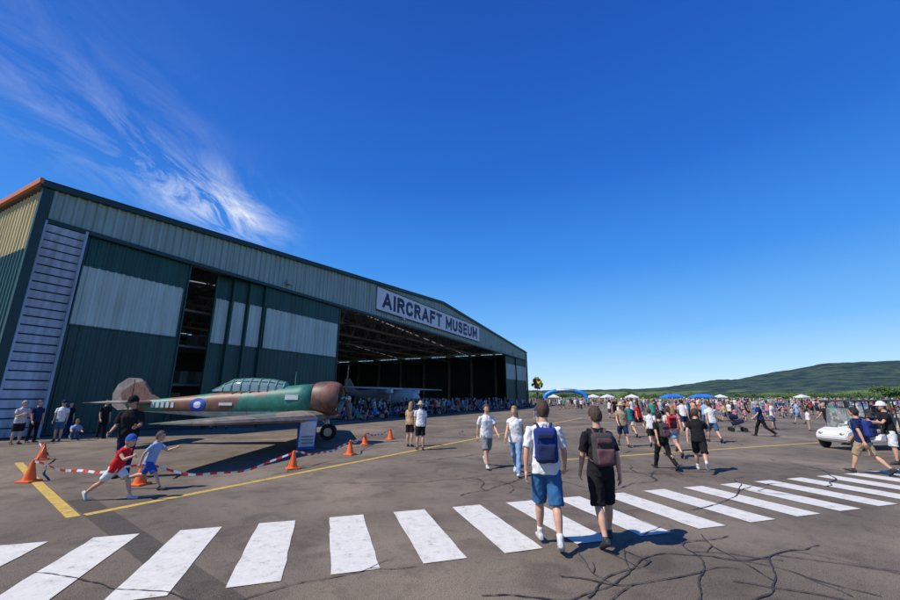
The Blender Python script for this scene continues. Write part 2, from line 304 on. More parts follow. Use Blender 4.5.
while n<700:
    y=21+ (rnd.random()**1.25)*115; r=rnd.uniform(.30,1.4); x=r*y
    if y<30 and rnd.random()<.72: continue
    if y<60 and r<.38 : continue
    s=rnd.uniform(.84,1.04)*(.7 if rnd.random()<.12 else 1); a=rnd.uniform(0,6.28)
    addp(rnd.choice(TS),x,y,a,s); n+=1
    if rnd.random()<.4: addp(rnd.choice(TS),x+rnd.uniform(.5,.9),y+rnd.uniform(-.5,.5),a+rnd.uniform(-.5,.5),s*rnd.uniform(.8,1.02)); n+=1
for i in range(80):
    y=rnd.uniform(60,135); x=y*rnd.uniform(.2,.36); addp(rnd.choice(TS),x,y,rnd.uniform(0,6.28),rnd.uniform(.85,1.03))
for i in range(250):
    l=rnd.uniform(17,68); d=-rnd.uniform(.5,5.2); x,y=hang(l,d)
    sitp=rnd.random()<.55
    addp(rnd.choice(SS if sitp else TS),x,y,R(-117)+rnd.uniform(-.8,.8) if sitp else rnd.uniform(0,6.28),rnd.uniform(.86,1.03))
for i in range(26):
    l=rnd.uniform(8,20); d=-rnd.uniform(.5,3.5); x,y=hang(l,d); addp(rnd.choice(SS+TS[:2]),x,y,R(-117)+rnd.uniform(-.8,.8),rnd.uniform(.86,1.0))
for i in range(70):
    l=rnd.uniform(22,64); d=rnd.uniform(1,14); x,y=hang(l,d); addp(rnd.choice(TS),x,y,rnd.uniform(0,6.28),.97)
# ---------------- ground ----------------
def ground_mat(name,cols,fine=90,patch=.5):
    m=bpy.data.materials.new(name); m.use_nodes=True; nt=m.node_tree; b=nt.nodes['Principled BSDF']; b.inputs['Roughness'].default_value=.85; b.inputs['Specular IOR Level'].default_value=.2
    tc=nt.nodes.new('ShaderNodeTexCoord')
    def nz(s,d=6,dist=0):
        n=nt.nodes.new('ShaderNodeTexNoise'); n.inputs['Scale'].default_value=s; n.inputs['Detail'].default_value=d; n.inputs['Distortion'].default_value=dist; nt.links.new(tc.outputs['Object'],n.inputs['Vector']); return n
    r=nt.nodes.new('ShaderNodeValToRGB'); n=nz(.35,8,.6); r.color_ramp.elements[0].position=.35; r.color_ramp.elements[1].position=.65
    r.color_ramp.elements[0].color=cols[0]+(1,); r.color_ramp.elements[1].color=cols[1]+(1,); nt.links.new(n.outputs['Fac'],r.inputs['Fac'])
    cur=r.outputs['Color']
    def mul(noise_,p0,p1,c0,c1,fac):
        nonlocal cur
        mx=nt.nodes.new('ShaderNodeMix'); mx.data_type='RGBA'; mx.blend_type='MULTIPLY'; mx.inputs['Factor'].default_value=fac
        rr_=nt.nodes.new('ShaderNodeValToRGB'); rr_.color_ramp.elements[0].position=p0; rr_.color_ramp.elements[1].position=p1; rr_.color_ramp.elements[0].color=c0; rr_.color_ramp.elements[1].color=c1
        nt.links.new(noise_.outputs['Fac'],rr_.inputs['Fac']); nt.links.new(cur,mx.inputs['A']); nt.links.new(rr_.outputs['Color'],mx.inputs['B']); cur=mx.outputs['Result']
    n2=nz(fine,2); mul(n2,.33,.67,(.45,.45,.45,1),(1.55,1.55,1.55,1),.85)
    mul(nz(1.6,8,1.2),.32,.5,(.62,.62,.64,1),(1,1,1,1),patch)
    mul(nz(.13,5,1.5),.42,.56,(.74,.74,.76,1),(1.05,1.03,1,1),.8)
    mul(nz(14,4,.4),.36,.44,(.7,.7,.7,1),(1,1,1,1),.5)
    nt.links.new(cur,b.inputs['Base Color'])
    bp=nt.nodes.new('ShaderNodeBump'); bp.inputs['Strength'].default_value=.5; bp.inputs['Distance'].default_value=.01; nt.links.new(n2.outputs['Fac'],bp.inputs['Height']); nt.links.new(bp.outputs['Normal'],b.inputs['Normal'])
    return m
ASPH=ground_mat('asphalt',((.150,.120,.090),(.235,.190,.143)),90,.7)
GRASS=ground_mat('grass',((.08,.13,.03),(.14,.18,.05)),3)
def sheet(name,pts,z,mat):
    bm=bmesh.new(); bm.faces.new([bm.verts.new((x,y,z)) for x,y in pts]); 
    for f in bm.faces:
        f.normal_update()
        if f.normal.z<0: f.normal_flip()
    me=bpy.data.meshes.new(name); bm.to_mesh(me); bm.free(); return obj(name,me,(mat,))
sheet('ground',[(-9000,-3000),(9000,-3000),(9000,9000),(-9000,9000)],-.03,GRASS)
sheet('apron',[(-120,-60),(230,-60),(230,140),(-120,140)],0,ASPH)
def paint(name,col,wear=.46):
    m=bpy.data.materials.new(name); m.use_nodes=True; nt=m.node_tree; b=nt.nodes['Principled BSDF']; b.inputs['Roughness'].default_value=.7
    tc=nt.nodes.new('ShaderNodeTexCoord'); n=nt.nodes.new('ShaderNodeTexNoise'); n.inputs['Scale'].default_value=6; n.inputs['Detail'].default_value=14; n.inputs['Roughness'].default_value=.85
    nt.links.new(tc.outputs['Object'],n.inputs['Vector']); r=nt.nodes.new('ShaderNodeValToRGB'); e=r.color_ramp.elements
    e[0].position=wear-.10; e[0].color=(.2,.165,.125,1); e[1].position=wear-.02; e[1].color=tuple(c*.82 for c in col)+(1,); q=e.new(.62); q.color=col+(1,)
    nt.links.new(n.outputs['Fac'],r.inputs['Fac']); nt.links.new(r.outputs['Color'],b.inputs['Base Color']); return m
WP=paint('road_paint_white',(.70,.67,.60),.46); YP=paint('road_paint_yellow',(.62,.41,.07),.5)
bm=bmesh.new(); cv=Vector((.9555,.2955)); bv=Vector((-.2955,.9555))
for k in range(-9,18):
    P=Vector((-1.90,6.79))+cv*(1.015*k); 
    L=[P-bv*2.14*t for t in [i/8 for i in range(9)]]; q=L+[p+cv*.52 for p in L[::-1]]
    bm.faces.new([bm.verts.new((v.x+random.uniform(-.008,.008),v.y+random.uniform(-.008,.008),.008)) for v in q])
obj('pedestrian_crossing',mesh_of(bm,'pc'),(WP,))
def strip(bm,pts,w,z,jit=0,rr=None):
    vs=[]
    for i,p in enumerate(pts):
        a=Vector(pts[max(0,i-1)]);b=Vector(pts[min(len(pts)-1,i+1)]);t=(b-a).normalized();s=Vector((-t.y,t.x))*(w/2*(1+(rr.uniform(-jit,jit) if rr else 0)))
        p=Vector(p); vs.append((bm.verts.new((p.x+s.x,p.y+s.y,z)),bm.verts.new((p.x-s.x,p.y-s.y,z))))
    for a,b in zip(vs[:-1],vs[1:]): bm.faces.new((a[0],a[1],b[1],b[0]))
bm=bmesh.new(); strip(bm,[(-5.9,6.95),(1.4,19.2),(12,37)],.17,.004); strip(bm,[(-5.97,6.83),(-8.9,9.17),(-12.5,12.1)],.17,.0045); strip(bm,[(3.5,12.65),(16.1,17.5),(30,22.8)],.15,.004)
obj('yellow_line_marking',mesh_of(bm,'yl'),(YP,))
TARP=ground_mat('asphalt_patch',((.095,.078,.062),(.135,.112,.09)))
bm=bmesh.new(); strip(bm,[(-6.9,7.95),(-2.2,4.25),(.5,2.1)],.36,.002); obj('asphalt_repair_strip',mesh_of(bm,'ts'),(TARP,))
TAR=M('crack_sealant',(.045,.038,.034),.7,.35,3)
bm=bmesh.new(); rr=random.Random(9); zz=.010
def crack(x,y,a,L,w,z):
    pts=[(x,y)]; da=0; a0=a
    for i in range(int(L/.06)):
        da=da*.6+rr.uniform(-.28,.28); a+=da*.55+(a0-a)*.14; x+=math.cos(a)*.06; y+=math.sin(a)*.06; pts.append((x,y))
    strip(bm,pts,w,z,.6,rr); return pts
def tree_crack(x,y,a,L,w,depth=0,nb=1):
    global zz
    zz+=.00012; pts=crack(x,y,a,L,w,zz)
    if depth<2 and L>.8:
        for _ in range(nb if depth==0 else 1):
            q=rr.choice(pts[len(pts)//6:]); tree_crack(q[0],q[1],a+rr.choice((-1,1))*rr.uniform(.5,1.2),L*rr.uniform(.3,.5),w*.8,depth+1)
for (x,y,a,L,w,nb) in [(-4.5,4.8,-.04,4.5,.016,2),(.3,4.3,.12,4,.018,2),(2.2,4.0,1.1,2,.018,2),(2.3,4.1,.55,3,.018,3),(3.2,4.9,2.7,2.2,.016,2),(1.3,4.25,.9,1.4,.016,2),(2.9,4.6,-.1,2.4,.016,2),(-2.8,9.3,.15,5,.02,2),(.2,8.2,.9,3.5,.022,2),(3,8.6,.45,5,.022,2),(4,7.2,.2,4,.02,2),(-1,12.4,.2,6,.03,2),(4,13.6,.1,6,.03,1),(8,9,.3,5,.028,1),(-3,19,.4,8,.04,2),(6,19,.2,9,.04,1),(2.5,10.5,-.1,4,.024,2),(-4.5,9.8,.9,4,.022,1)]:
    tree_crack(x,y,a,L,w,0,nb)
obj('crack_sealant_lines',mesh_of(bm,'cr'),(TAR,))
# ---------------- hangar ----------------
GREEN=streaky('door_green',(.012,.070,.058),.42,.35); PALE=streaky('cladding_pale',(.50,.60,.54),.6,.2); FAS=streaky('cladding_greygreen',(.30,.40,.35),.42,.25)
DARK=M('trim_dark',(.012,.045,.042),.5); ORNG=M('gutter_orange',(.5,.16,.07),.6); CREAM=streaky('cladding_cream',(.58,.47,.22),.6,.2); STEEL=M('steel_truss',(.33,.31,.28),.5,.15,1)
BLUEG=streaky('frame_bluegrey',(.40,.50,.62),.5,.4); ROOF=M('roof_sheet',(.36,.36,.34),.5,.1,.3); CONC=ground_mat('hangar_concrete',((.20,.185,.17),(.27,.25,.23)))
ADDED_SKYL=bpy.data.materials.new('added_skylight'); ADDED_SKYL.use_nodes=True; nt=ADDED_SKYL.node_tree; nt.nodes.remove(nt.nodes['Principled BSDF']); tl=nt.nodes.new('ShaderNodeBsdfTranslucent'); tl.inputs[0].default_value=(.16,.16,.15,1); nt.links.new(tl.outputs[0],nt.nodes['Material Output'].inputs[0])  # for roof strips added to let light into the dark interior
hg=empty('hangar',(HX,HY,0),HA,HS)
def hobj(name,bm,mats,smooth=False): return obj(name,mesh_of(bm,name,smooth),mats,hg)
EV,PK_=11.4,14.3
def hz(x): return EV+(PK_-EV)*(1-abs(x-40)/40)
def ribs(bm,x0,x1,z0,z1,y,p=.3,d=.035,mi=0):
    xs=[];x=x0
    while x<x1-1e-6:
        for fx,dy in ((0,0),(.55,0),(.65,-d),(.9,-d)):
            if x+fx*p<x1: xs.append((x+fx*p,dy))
        x+=p
    xs.append((x1,0)); f0=z0 if callable(z0) else (lambda x:z0); f1=z1 if callable(z1) else (lambda x:z1)
    vs=[(bm.verts.new((x,y+dy,f0(x))),bm.verts.new((x,y+dy,f1(x)))) for x,dy in xs]
    for a,b in zip(vs[:-1],vs[1:]): bm.faces.new((a[0],b[0],b[1],a[1])).material_index=mi
FB=9.75
bm=bmesh.new(); ribs(bm,0,80,FB,lambda x:hz(x)-.1,0,.42,.08); hobj('gable_fascia',bm,(FAS,))
bm=bmesh.new()
beam(bm,(-.3,-.12,hz(0)),(40,-.12,hz(40)),.3,.26); beam(bm,(40,-.12,hz(40)),(80.3,-.12,hz(80)),.3,.26); beam(bm,(-.02,-.07,FB),(80.02,-.07,FB),.14,.22)
beam(bm,(0,-.1,0),(0,-.1,hz(0)-.2),.35,.25); beam(bm,(80,-.1,0),(80,-.1,hz(80)-.2),.35,.25)
hobj('dark_trim',bm,(DARK,))
bm=bmesh.new()
segs=[];last=-.2
for a in (14,34): segs.append((last,a,0)); segs.append((a,a+1,1)); last=a+1  # added translucent bays that brighten the trusses below
segs.append((last,60,0))
for s in ((-.25,hz(0),40,hz(40)),(40,hz(40),80.25,hz(80))):
    for y0,y1,mi in segs:
        for dz in ((.16,.22) if mi==0 else (.19,)):
            bm.faces.new([bm.verts.new(v) for v in ((s[0],y0,s[1]+dz),(s[2],y0,s[3]+dz),(s[2],y1,s[3]+dz),(s[0],y1,s[1]+dz))]).material_index=mi
hobj('roof',bm,(ROOF,ADDED_SKYL))
bm=bmesh.new(); beam(bm,(-.3,-.3,EV+.1),(-.3,60,EV+.1),.14,.26); hobj('gutter',bm,(ORNG,))
bm=bmesh.new()
def sidewall(bm,x,sgn,up):
    y=.1
    while y<60:
        for a,b,dx0,dx1 in ((0,.2,0,0),(.2,.25,0,sgn*.05),(.25,.35,sgn*.05,sgn*.05),(.35,.4,sgn*.05,0)):
            for z0,z1,mi in ((0,8.4,0),(8.4,EV-.12,up)):
                bm.faces.new([bm.verts.new(v) for v in ((x+dx0,y+a,z0),(x+dx1,y+b,z0),(x+dx1,y+b,z1),(x+dx0,y+a,z1))]).material_index=mi
        y+=.4
sidewall(bm,-.02,-1,1); sidewall(bm,80.02,1,0)
vs=[bm.verts.new(v) for v in ((0,60,0),(80,60,0),(80,60,EV),(40,60,PK_),(0,60,EV))]; bm.faces.new(vs)
hobj('walls',bm,(GREEN,CREAM))
bm=bmesh.new(); bm.faces.new([bm.verts.new(v) for v in ((0,0,.012),(80,0,.012),(80,60,.012),(0,60,.012))]); hobj('floor',bm,(CONC,))
bm=bmesh.new()
def door(x0,x1,y,band=True,m=.22):
    box(bm,((x0+x1)/2,y+.06,FB/2),(x1-x0,.1,FB-.1),0)
    if band:
        ribs(bm,x0+m,x1-m,5.15,8.1,y-.02,.36,.06,1)
        for z in (5.12,8.13): beam(bm,(x0+m-.05,y-.035,z),(x1-m+.05,y-.035,z),.07,.07,0)
        for x in (x0+m-.03,x1-m+.03): beam(bm,(x,y-.035,5.1),(x,y-.035,8.15),.06,.07,0)
    ribs(bm,x0+.05,x1-.05,.15,5.08,y-.005,.36,.035,0); ribs(bm,x0+.05,x1-.05,8.18,FB-.1,y-.005,.36,.035,0)
    for x in (x0+.03,x1-.03): beam(bm,(x,y-.03,0),(x,y-.03,FB-.1),.08,.1,0)
door(1.75,7.0,.15); door(9.05,10.2,.7,True,.12); door(10.15,11.3,.5,True,.12); door(11.25,12.45,.32,True,.12); door(12.4,20.3,.15)
door(66.8,73,.35); door(72.9,79.8,.15)
hobj('sliding_doors',bm,(GREEN,PALE))
bm=bmesh.new()
box(bm,(.98,.12,FB/2),(1.5,.1,FB),1)
for i in range(24): 
    z=.25+i*.4; box(bm,(.98,-.02,z),(1.42,.16,.33),0,Matrix.Rotation(R(12),3,'X'))
for x in (.22,1.74): beam(bm,(x,-.02,0),(x,-.02,FB),.1,.3,0)
hobj('door_end_frame',bm,(BLUEG,DARK))
bm=bmesh.new()
for d in (1.2,7,13,19,26,33,40,47,54):
    zb=FB+.35; beam(bm,(.5,d,zb),(79.5,d,zb),.22,.25); 
    beam(bm,(.5,d,hz(0)-.3),(40,d,hz(40)-.3),.2,.25); beam(bm,(40,d,hz(40)-.3),(79.5,d,hz(80)-.3),.2,.25)
    N=26
    for i in range(N):
        x0=.5+79*i/N; x1=.5+79*(i+1)/N; xm=(x0+x1)/2; beam(bm,(x0,d,zb),(xm,d,hz(xm)-.35),.09,.09); beam(bm,(xm,d,hz(xm)-.35),(x1,d,zb),.09,.09)
    for x in (.6,79.4): beam(bm,(x,d,0),(x,d,EV-.3),.35,.45)
for i in range(27):
    x=1+i*3; beam(bm,(x,.3,hz(x)-.12),(x,59.8,hz(x)-.12),.08,.16)
for x in (12,28,40,52,68): beam(bm,(x,1.2,FB+.1),(x,54,FB+.1),.15,.2)
hobj('roof_trusses',bm,(STEEL,))
bm=bmesh.new()
for z in (2.5,5,7.4):
    box(bm,(8,4,z),(7,2.5,.15)); 
for x in (4.7,11.3): beam(bm,(x,3,0),(x,3,7.4),.15,.15)
for i in range(12): box(bm,(4.9+rr.uniform(0,6),4,(0,2.57,5.07)[i%3]+.45),(rr.uniform(.6,1.2),1.2,rr.uniform(.6,.9)),1)
for i in range(20):
    box(bm,(22+i*2.6+rr.uniform(-1,1),rr.uniform(16,50),1.1),(rr.uniform(1,3),1,rr.uniform(1.5,2.8)),1+i%2)
box(bm,(44,52,3.6),(66,6,.25),0)
for i in range(34): beam(bm,(11+i*2,49.1,3.7),(11+i*2,49.1,4.8),.06,.06)
beam(bm,(11,49.1,4.8),(77,49.1,4.8),.08,.08)
hobj('interior_shelving',bm,(STEEL,M('crates',(.3,.25,.2),.8),M('display_panels',(.5,.5,.48),.8)))
sg=bmesh.new(); box(sg,(38.8,-.18,11.68),(27.2,.1,2.45)); 
for z in (10.44,12.92): beam(sg,(25.15,-.22,z),(52.45,-.22,z),.12,.08,1)
hobj('sign_board',sg,(M('sign_white',(.66,.66,.68),.5,.06,.5),DARK))
GL={'A':(.72,[[(0,0),(.36,1),(.72,0)],[(.14,.3),(.58,.3)]]),'I':(0,[[(0,0),(0,1)]]),
'R':(.58,[[(0,0),(0,1)],[(0,1),(.4,1),(.54,.9),(.56,.77),(.54,.63),(.4,.52),(0,.52)],[(.28,.52),(.6,0)]]),
'C':(.6,[[(.6,.72),(.52,.92),(.3,1),(.1,.92),(0,.7),(0,.3),(.1,.08),(.3,0),(.52,.08),(.6,.28)]]),
'F':(.5,[[(0,0),(0,1)],[(0,1),(.52,1)],[(0,.53),(.45,.53)]]),'T':(.64,[[(0,1),(.64,1)],[(.32,1),(.32,0)]]),
'M':(.78,[[(0,0),(0,1)],[(0,1),(.39,.25),(.78,1)],[(.78,1),(.78,0)]]),'U':(.6,[[(0,1),(0,.28),(.1,.07),(.3,0),(.5,.07),(.6,.28),(.6,1)]]),
'S':(.58,[[(.56,.76),(.48,.94),(.3,1),(.1,.94),(.02,.76),(.1,.6),(.3,.52),(.5,.43),(.58,.25),(.5,.06),(.3,0),(.1,.06),(0,.24)]]),
'E':(.5,[[(0,0),(0,1)],[(0,1),(.52,1)],[(0,.52),(.45,.52)],[(0,0),(.52,0)]]),' ':(.1,[])}
TXT='AIRCRAFT MUSEUM'; GAP=.40; tot=sum(GL[c][0] for c in TXT)+GAP*(len(TXT)-1); SX=25.0/tot; th=.40; HT=1.74; LH=HT-th
bm=bmesh.new(); cx=38.8-12.5; dep=0
for ch in TXT:
    wd,sts=GL[ch]
    for st in sts:
        P=[Vector((cx+x*SX,11.68-LH/2+z*LH)) for x,z in st]
        for a,b in zip(P[:-1],P[1:]):
            t=(b-a).normalized(); s=Vector((-t.y,t.x))*th/2; e=t*th*(.5 if len(st) in (2,3) else .22)
            a2=a-e;b2=b+e; dep=(dep+1)%12; y=-.245-dep*.0025
            q=[a2+s,a2-s,b2-s,b2+s]; ringtube(bm,[[Vector((p.x,yy,max(11.68-HT/2,min(11.68+HT/2,p.y)))) for p in q] for yy in (y,-.232)])
    cx+=(wd+GAP)*SX
hobj('sign_lettering',bm,(M('sign_navy',(.01,.012,.05),.5,.05),))
bm=bmesh.new()
for x in (14,30,58,70): box(bm,(x,-.3,FB+.55),(.45,.3,.25),0); beam(bm,(x,-.05,FB+.55),(x,-.25,FB+.55),.06,.06)
hobj('flood_lamps',bm,(STEEL,))
WHT=M('aircraft_white',(.6,.62,.65),.4,.06,2); RUB=M('rubber',(.015,.015,.015),.8); 
def wing(bm,secs,mi=0):
    rings=[]
    for xl,xt,y,z,t in secs:
        c=xl-xt; prof=[(0,0),(.04,.5),(.15,.9),(.35,1),(.7,.55),(1,.04),(1,-.04),(.7,-.3),(.35,-.55),(.12,-.5),(.03,-.3)]
        rings.append([Vector((xl-u*c,y,z+v*t/1.55)) for u,v in prof])
    ringtube(bm,rings,mi)
hp=empty('museum_aircraft',(*hang(38,7),0),HA-R(90)); 
bm=bmesh.new(); N=16
ringtube(bm,[ell(Vector((x,0,z)),Vector((0,1,0)),Vector((0,0,1)),r,r*1.1,N) for x,z,r in ((5,1.7,.3),(4.5,1.75,.7),(3,1.9,1.0),(0,1.95,1.05),(-4,2.1,.7),(-8,2.5,.2))])
wing(bm,[(2.3,.6,-12,2.95,.16),(2.6,0,-3,2.9,.35),(2.6,0,3,2.9,.35),(2.3,.6,12,2.95,.16)]); wing(bm,[(-6.9,-8,-3,2.6,.08),(-6.6,-8.1,0,2.6,.14),(-6.9,-8,3,2.6,.08)])
ringtube(bm,[[Vector((x,y,z)) for x,z in ((-5.8,2.5),(-8.2,2.5),(-8.3,4.6),(-7.4,4.6))] for y in (-.06,.06)])
for sd in (-1,1): limb(bm,[((2.9,sd*3.4,2.6),.3),((2.4,sd*3.4,2.6),.45),((.5,sd*3.4,2.65),.2)],12); beam(bm,(1.6,sd*2,.4),(1.6,sd*2,2.6),.12,.12); limb(bm,[((1.6,sd*2-.12,.4),.4),((1.6,sd*2+.12,.4),.4)],16,1)
obj('airframe',mesh_of(bm,'hp',False),(WHT,RUB),hp)
# ---------------- camouflaged trainer aircraft ----------------
def camo(name,c1,c2,c3,zsplit,sc=.55):
    m=bpy.data.materials.new(name); m.use_nodes=True; nt=m.node_tree; b=nt.nodes['Principled BSDF']; b.inputs['Roughness'].default_value=.5
    tc=nt.nodes.new('ShaderNodeTexCoord'); n=nt.nodes.new('ShaderNodeTexNoise'); n.inputs['Scale'].default_value=sc; n.inputs['Detail'].default_value=1.2; n.inputs['Distortion'].default_value=.6; nt.links.new(tc.outputs['Object'],n.inputs['Vector'])
    r=nt.nodes.new('ShaderNodeValToRGB'); r.color_ramp.elements[0].position=.5; r.color_ramp.elements[1].position=.52; r.color_ramp.elements[0].color=c1+(1,); r.color_ramp.elements[1].color=c2+(1,); nt.links.new(n.outputs['Fac'],r.inputs['Fac'])
    sp=nt.nodes.new('ShaderNodeSeparateXYZ'); nt.links.new(tc.outputs['Object'],sp.inputs[0]); lt=nt.nodes.new('ShaderNodeMath'); lt.operation='LESS_THAN'; lt.inputs[1].default_value=zsplit; nt.links.new(sp.outputs['Z'],lt.inputs[0])
    mx=nt.nodes.new('ShaderNodeMix'); mx.data_type='RGBA'; nt.links.new(lt.outputs[0],mx.inputs['Factor']); nt.links.new(r.outputs['Color'],mx.inputs['A']); mx.inputs['B'].default_value=c3+(1,)
    n2=nt.nodes.new('ShaderNodeTexNoise'); n2.inputs['Scale'].default_value=5; n2.inputs['Detail'].default_value=8; nt.links.new(tc.outputs['Object'],n2.inputs['Vector'])
    r2=nt.nodes.new('ShaderNodeValToRGB'); r2.color_ramp.elements[0].position=.3; r2.color_ramp.elements[1].position=.7; r2.color_ramp.elements[0].color=(.7,.7,.7,1); r2.color_ramp.elements[1].color=(1.2,1.2,1.2,1); nt.links.new(n2.outputs['Fac'],r2.inputs['Fac'])
    w=nt.nodes.new('ShaderNodeMath'); w.operation='PINGPONG'; w.inputs[1].default_value=.35; nt.links.new(sp.outputs['X'],w.inputs[0]); l2=nt.nodes.new('ShaderNodeMath'); l2.operation='GREATER_THAN'; l2.inputs[1].default_value=.007; nt.links.new(w.outputs[0],l2.inputs[0])
    l3=nt.nodes.new('ShaderNodeMath'); l3.operation='MULTIPLY_ADD'; l3.inputs[1].default_value=.5; l3.inputs[2].default_value=.5; nt.links.new(l2.outputs[0],l3.inputs[0])
    m2=nt.nodes.new('ShaderNodeMix'); m2.data_type='RGBA'; m2.blend_type='MULTIPLY'; m2.inputs['Factor'].default_value=1; nt.links.new(mx.outputs['Result'],m2.inputs['A']); nt.links.new(r2.outputs['Color'],m2.inputs['B'])
    m3=nt.nodes.new('ShaderNodeMix'); m3.data_type='RGBA'; m3.blend_type='MULTIPLY'; m3.inputs['Factor'].default_value=1; nt.links.new(m2.outputs['Result'],m3.inputs['A']); nt.links.new(l3.outputs[0],m3.inputs['B']); nt.links.new(m3.outputs['Result'],b.inputs['Base Color'])
    return m
CG,CB,CU=(.022,.17,.12),(.17,.075,.045),(.36,.48,.48)
CAMO=camo('camouflage_fuselage',CG,CB,CU,1.22); TAILM=camo('tail_paint',(.36,.30,.25),(.20,.11,.08),CU,1.0,.9); CAMW=camo('camouflage_wing',(.15,.17,.12),(.30,.22,.15),(.40,.40,.37),.2); COWL=camo('cowling_camouflage',(.19,.085,.055),(.12,.06,.04),(.2,.1,.07),.2,1.5)
WHI=M('marking_white',(.65,.65,.65),.5); BLU=M('marking_blue',(.01,.06,.38),.5); MET=M('bare_metal',(.45,.44,.42),.35,.15,6,metal=.8); GLS=M('canopy_glass',(.35,.5,.55),.08,.05,spec=.8); GLS.node_tree.nodes['Principled BSDF'].inputs['Alpha'].default_value=.5
pl=empty('vintage_military_aircraft',(-5.95,16.7,0),R(1.5),1.05)
Y_,Z_=Vector((0,1,0)),Vector((0,0,1))
bm=bmesh.new(); FS=[(.45,1.68,.56,.6),(-.2,1.62,.54,.62),(-1,1.56,.5,.6),(-2,1.5,.47,.56),(-3.2,1.47,.43,.5),(-4.4,1.44,.33,.38),(-5.6,1.43,.22,.27),(-6.6,1.43,.12,.19),(-7.0,1.45,.05,.12)]
ringtube(bm,[ell(Vector((x,0,z)),Y_,Z_,ry,rz,28,.92) for x,z,ry,rz in FS])
obj('fuselage',mesh_of(bm,'f',True),(CAMO,),pl)
bm=bmesh.new(); ringtube(bm,[ell(Vector((x,0,1.7)),Y_,Z_,r,r,28) for x,r in ((.35,.6),(.5,.65),(.9,.665),(1.15,.64),(1.32,.56),(1.36,.5),(1.3,.46),(1.1,.46))],0,False); obj('engine_cowling',mesh_of(bm,'c',True),(COWL,),pl)
bm=bmesh.new(); sphere(bm,(.9,0,1.7),(.3,.22,.22),0)
for i in range(9):
    a=i*math.pi*2/9; limb(bm,[((1.1,.15*math.cos(a),1.7+.15*math.sin(a)),.09),((1.1,.45*math.cos(a),1.7+.45*math.sin(a)),.1)],8)
ringtube(bm,[ell(Vector((x,0,1.7)),Y_,Z_,.45,.45,20) for x in (.75,.8)]); cone(bm,(1.15,0,1.7),(1.62,0,1.7),.1,.08,12,1); sphere(bm,(1.65,0,1.7),(.1,.1,.1),1)
for i in range(3):
    a=R(80+i*120); d=Vector((0,math.cos(a),math.sin(a))); tv=Vector((0,-math.sin(a),math.cos(a))); c=Vector((1.52,0,1.7))
    ringtube(bm,[ell(c+d*t,(tv*.9+Vector((1,0,0))*.45).normalized(),(tv*-.45+Vector((1,0,0))*.9).normalized(),w,h,10) for t,w,h in ((.05,.05,.045),(.3,.09,.03),(.7,.12,.018),(1.1,.1,.012),(1.35,.05,.008))],2)
for sd in (-1,1): limb(bm,[((.5,sd*.5,1.25),.06),((.0,sd*.62,1.2),.06),((-.4,sd*.62,1.2),.05)],8,0)
obj('engine_and_propeller',mesh_of(bm,'e',True),(DARK,MET,M('propeller_black',(.02,.02,.02),.35)),pl)
bm=bmesh.new(); wing(bm,[(.95,-1.75,-1.5,1.0,.42),(.95,-1.75,1.5,1.0,.42)])
for sd in (-1,1): wing(bm,[(.95,-1.75,sd*1.5,1.0,.42),(.3,-1.8,sd*3.6,1.06,.28),(-.35,-1.85,sd*5.7,1.12,.16),(-.6,-1.75,sd*6.05,1.13,.09),(-.95,-1.5,sd*6.25,1.14,.03)])
obj('wings',mesh_of(bm,'w',False),(CAMW,),pl)
bm=bmesh.new()
for sd in (-1,1): wing(bm,[(-5.8,-7.0,0,1.55,.14),(-6.0,-7.05,sd*1.5,1.57,.1),(-6.4,-7.0,sd*1.9,1.57,.03)])
fin=[(-5.5,1.6),(-6.0,1.85),(-6.35,2.3),(-6.6,2.48),(-7.0,2.5),(-7.35,2.25),(-7.5,1.9),(-7.45,1.45),(-7.2,1.27),(-6.7,1.3)]
ringtube(bm,[[Vector((x,y,z)) for x,z in fin] for y in (-.06,.06)]); beam(bm,(-6.75,-.063,1.5),(-6.75,-.063,2.45),.01,.02,0); obj('tail_unit',mesh_of(bm,'t',False),(TAILM,),pl)
bm=bmesh.new()
for sd in (-1,1):
    for r,mi,o in ((.30,1,0),(.15,0,.004)):
        q=[]
        for t in range(24):
            a=t*math.pi/12; x=-4.0+r*math.cos(a); z=1.47+r*.85*math.sin(a); zz_=(z-1.45)/.42; ry=.36*max(.05,1-abs(zz_)**2.2)**.5 if abs(zz_)<1 else .05
            q.append(bm.verts.new((x,sd*(ry+.03+o+.05*(x+4.0)),z)))
        c=bm.verts.new((-4.0,sd*(.40+o),1.47))
        for t in range(24): bm.faces.new((q[t],q[(t+1)%24],c)).material_index=mi
    for i in range(5): box(bm,(-5.0-i*.2,sd*(.28-i*.022),1.47),(.11,.03,.2),0)
    box(bm,(-2.9,sd*.455,1.5),(.5,.03,.1),0); box(bm,(-.4,sd*.54,1.75),(.5,.03,.18),0)
obj('markings',mesh_of(bm,'m'),(WHI,BLU),pl)
bm=bmesh.new(); CS=[(-.55,.12,.03),(-.85,.3,.34),(-1.4,.33,.46),(-2.2,.33,.5),(-2.9,.32,.46),(-3.4,.2,.2),(-3.7,.06,.02)]
def arc(x,w,h,zb=1.98): return [Vector((x,w*math.cos(math.pi*i/8),zb+h*math.sin(math.pi*i/8)**.8)) for i in range(9)]
vv=[[bm.verts.new(p) for p in arc(x,w,h)] for x,w,h in CS]
for a,b in zip(vv[:-1],vv[1:]):
    for i in range(8): bm.faces.new((a[i],a[i+1],b[i+1],b[i]))
obj('canopy_glazing',mesh_of(bm,'cg',True),(GLS,),pl)
bm=bmesh.new()
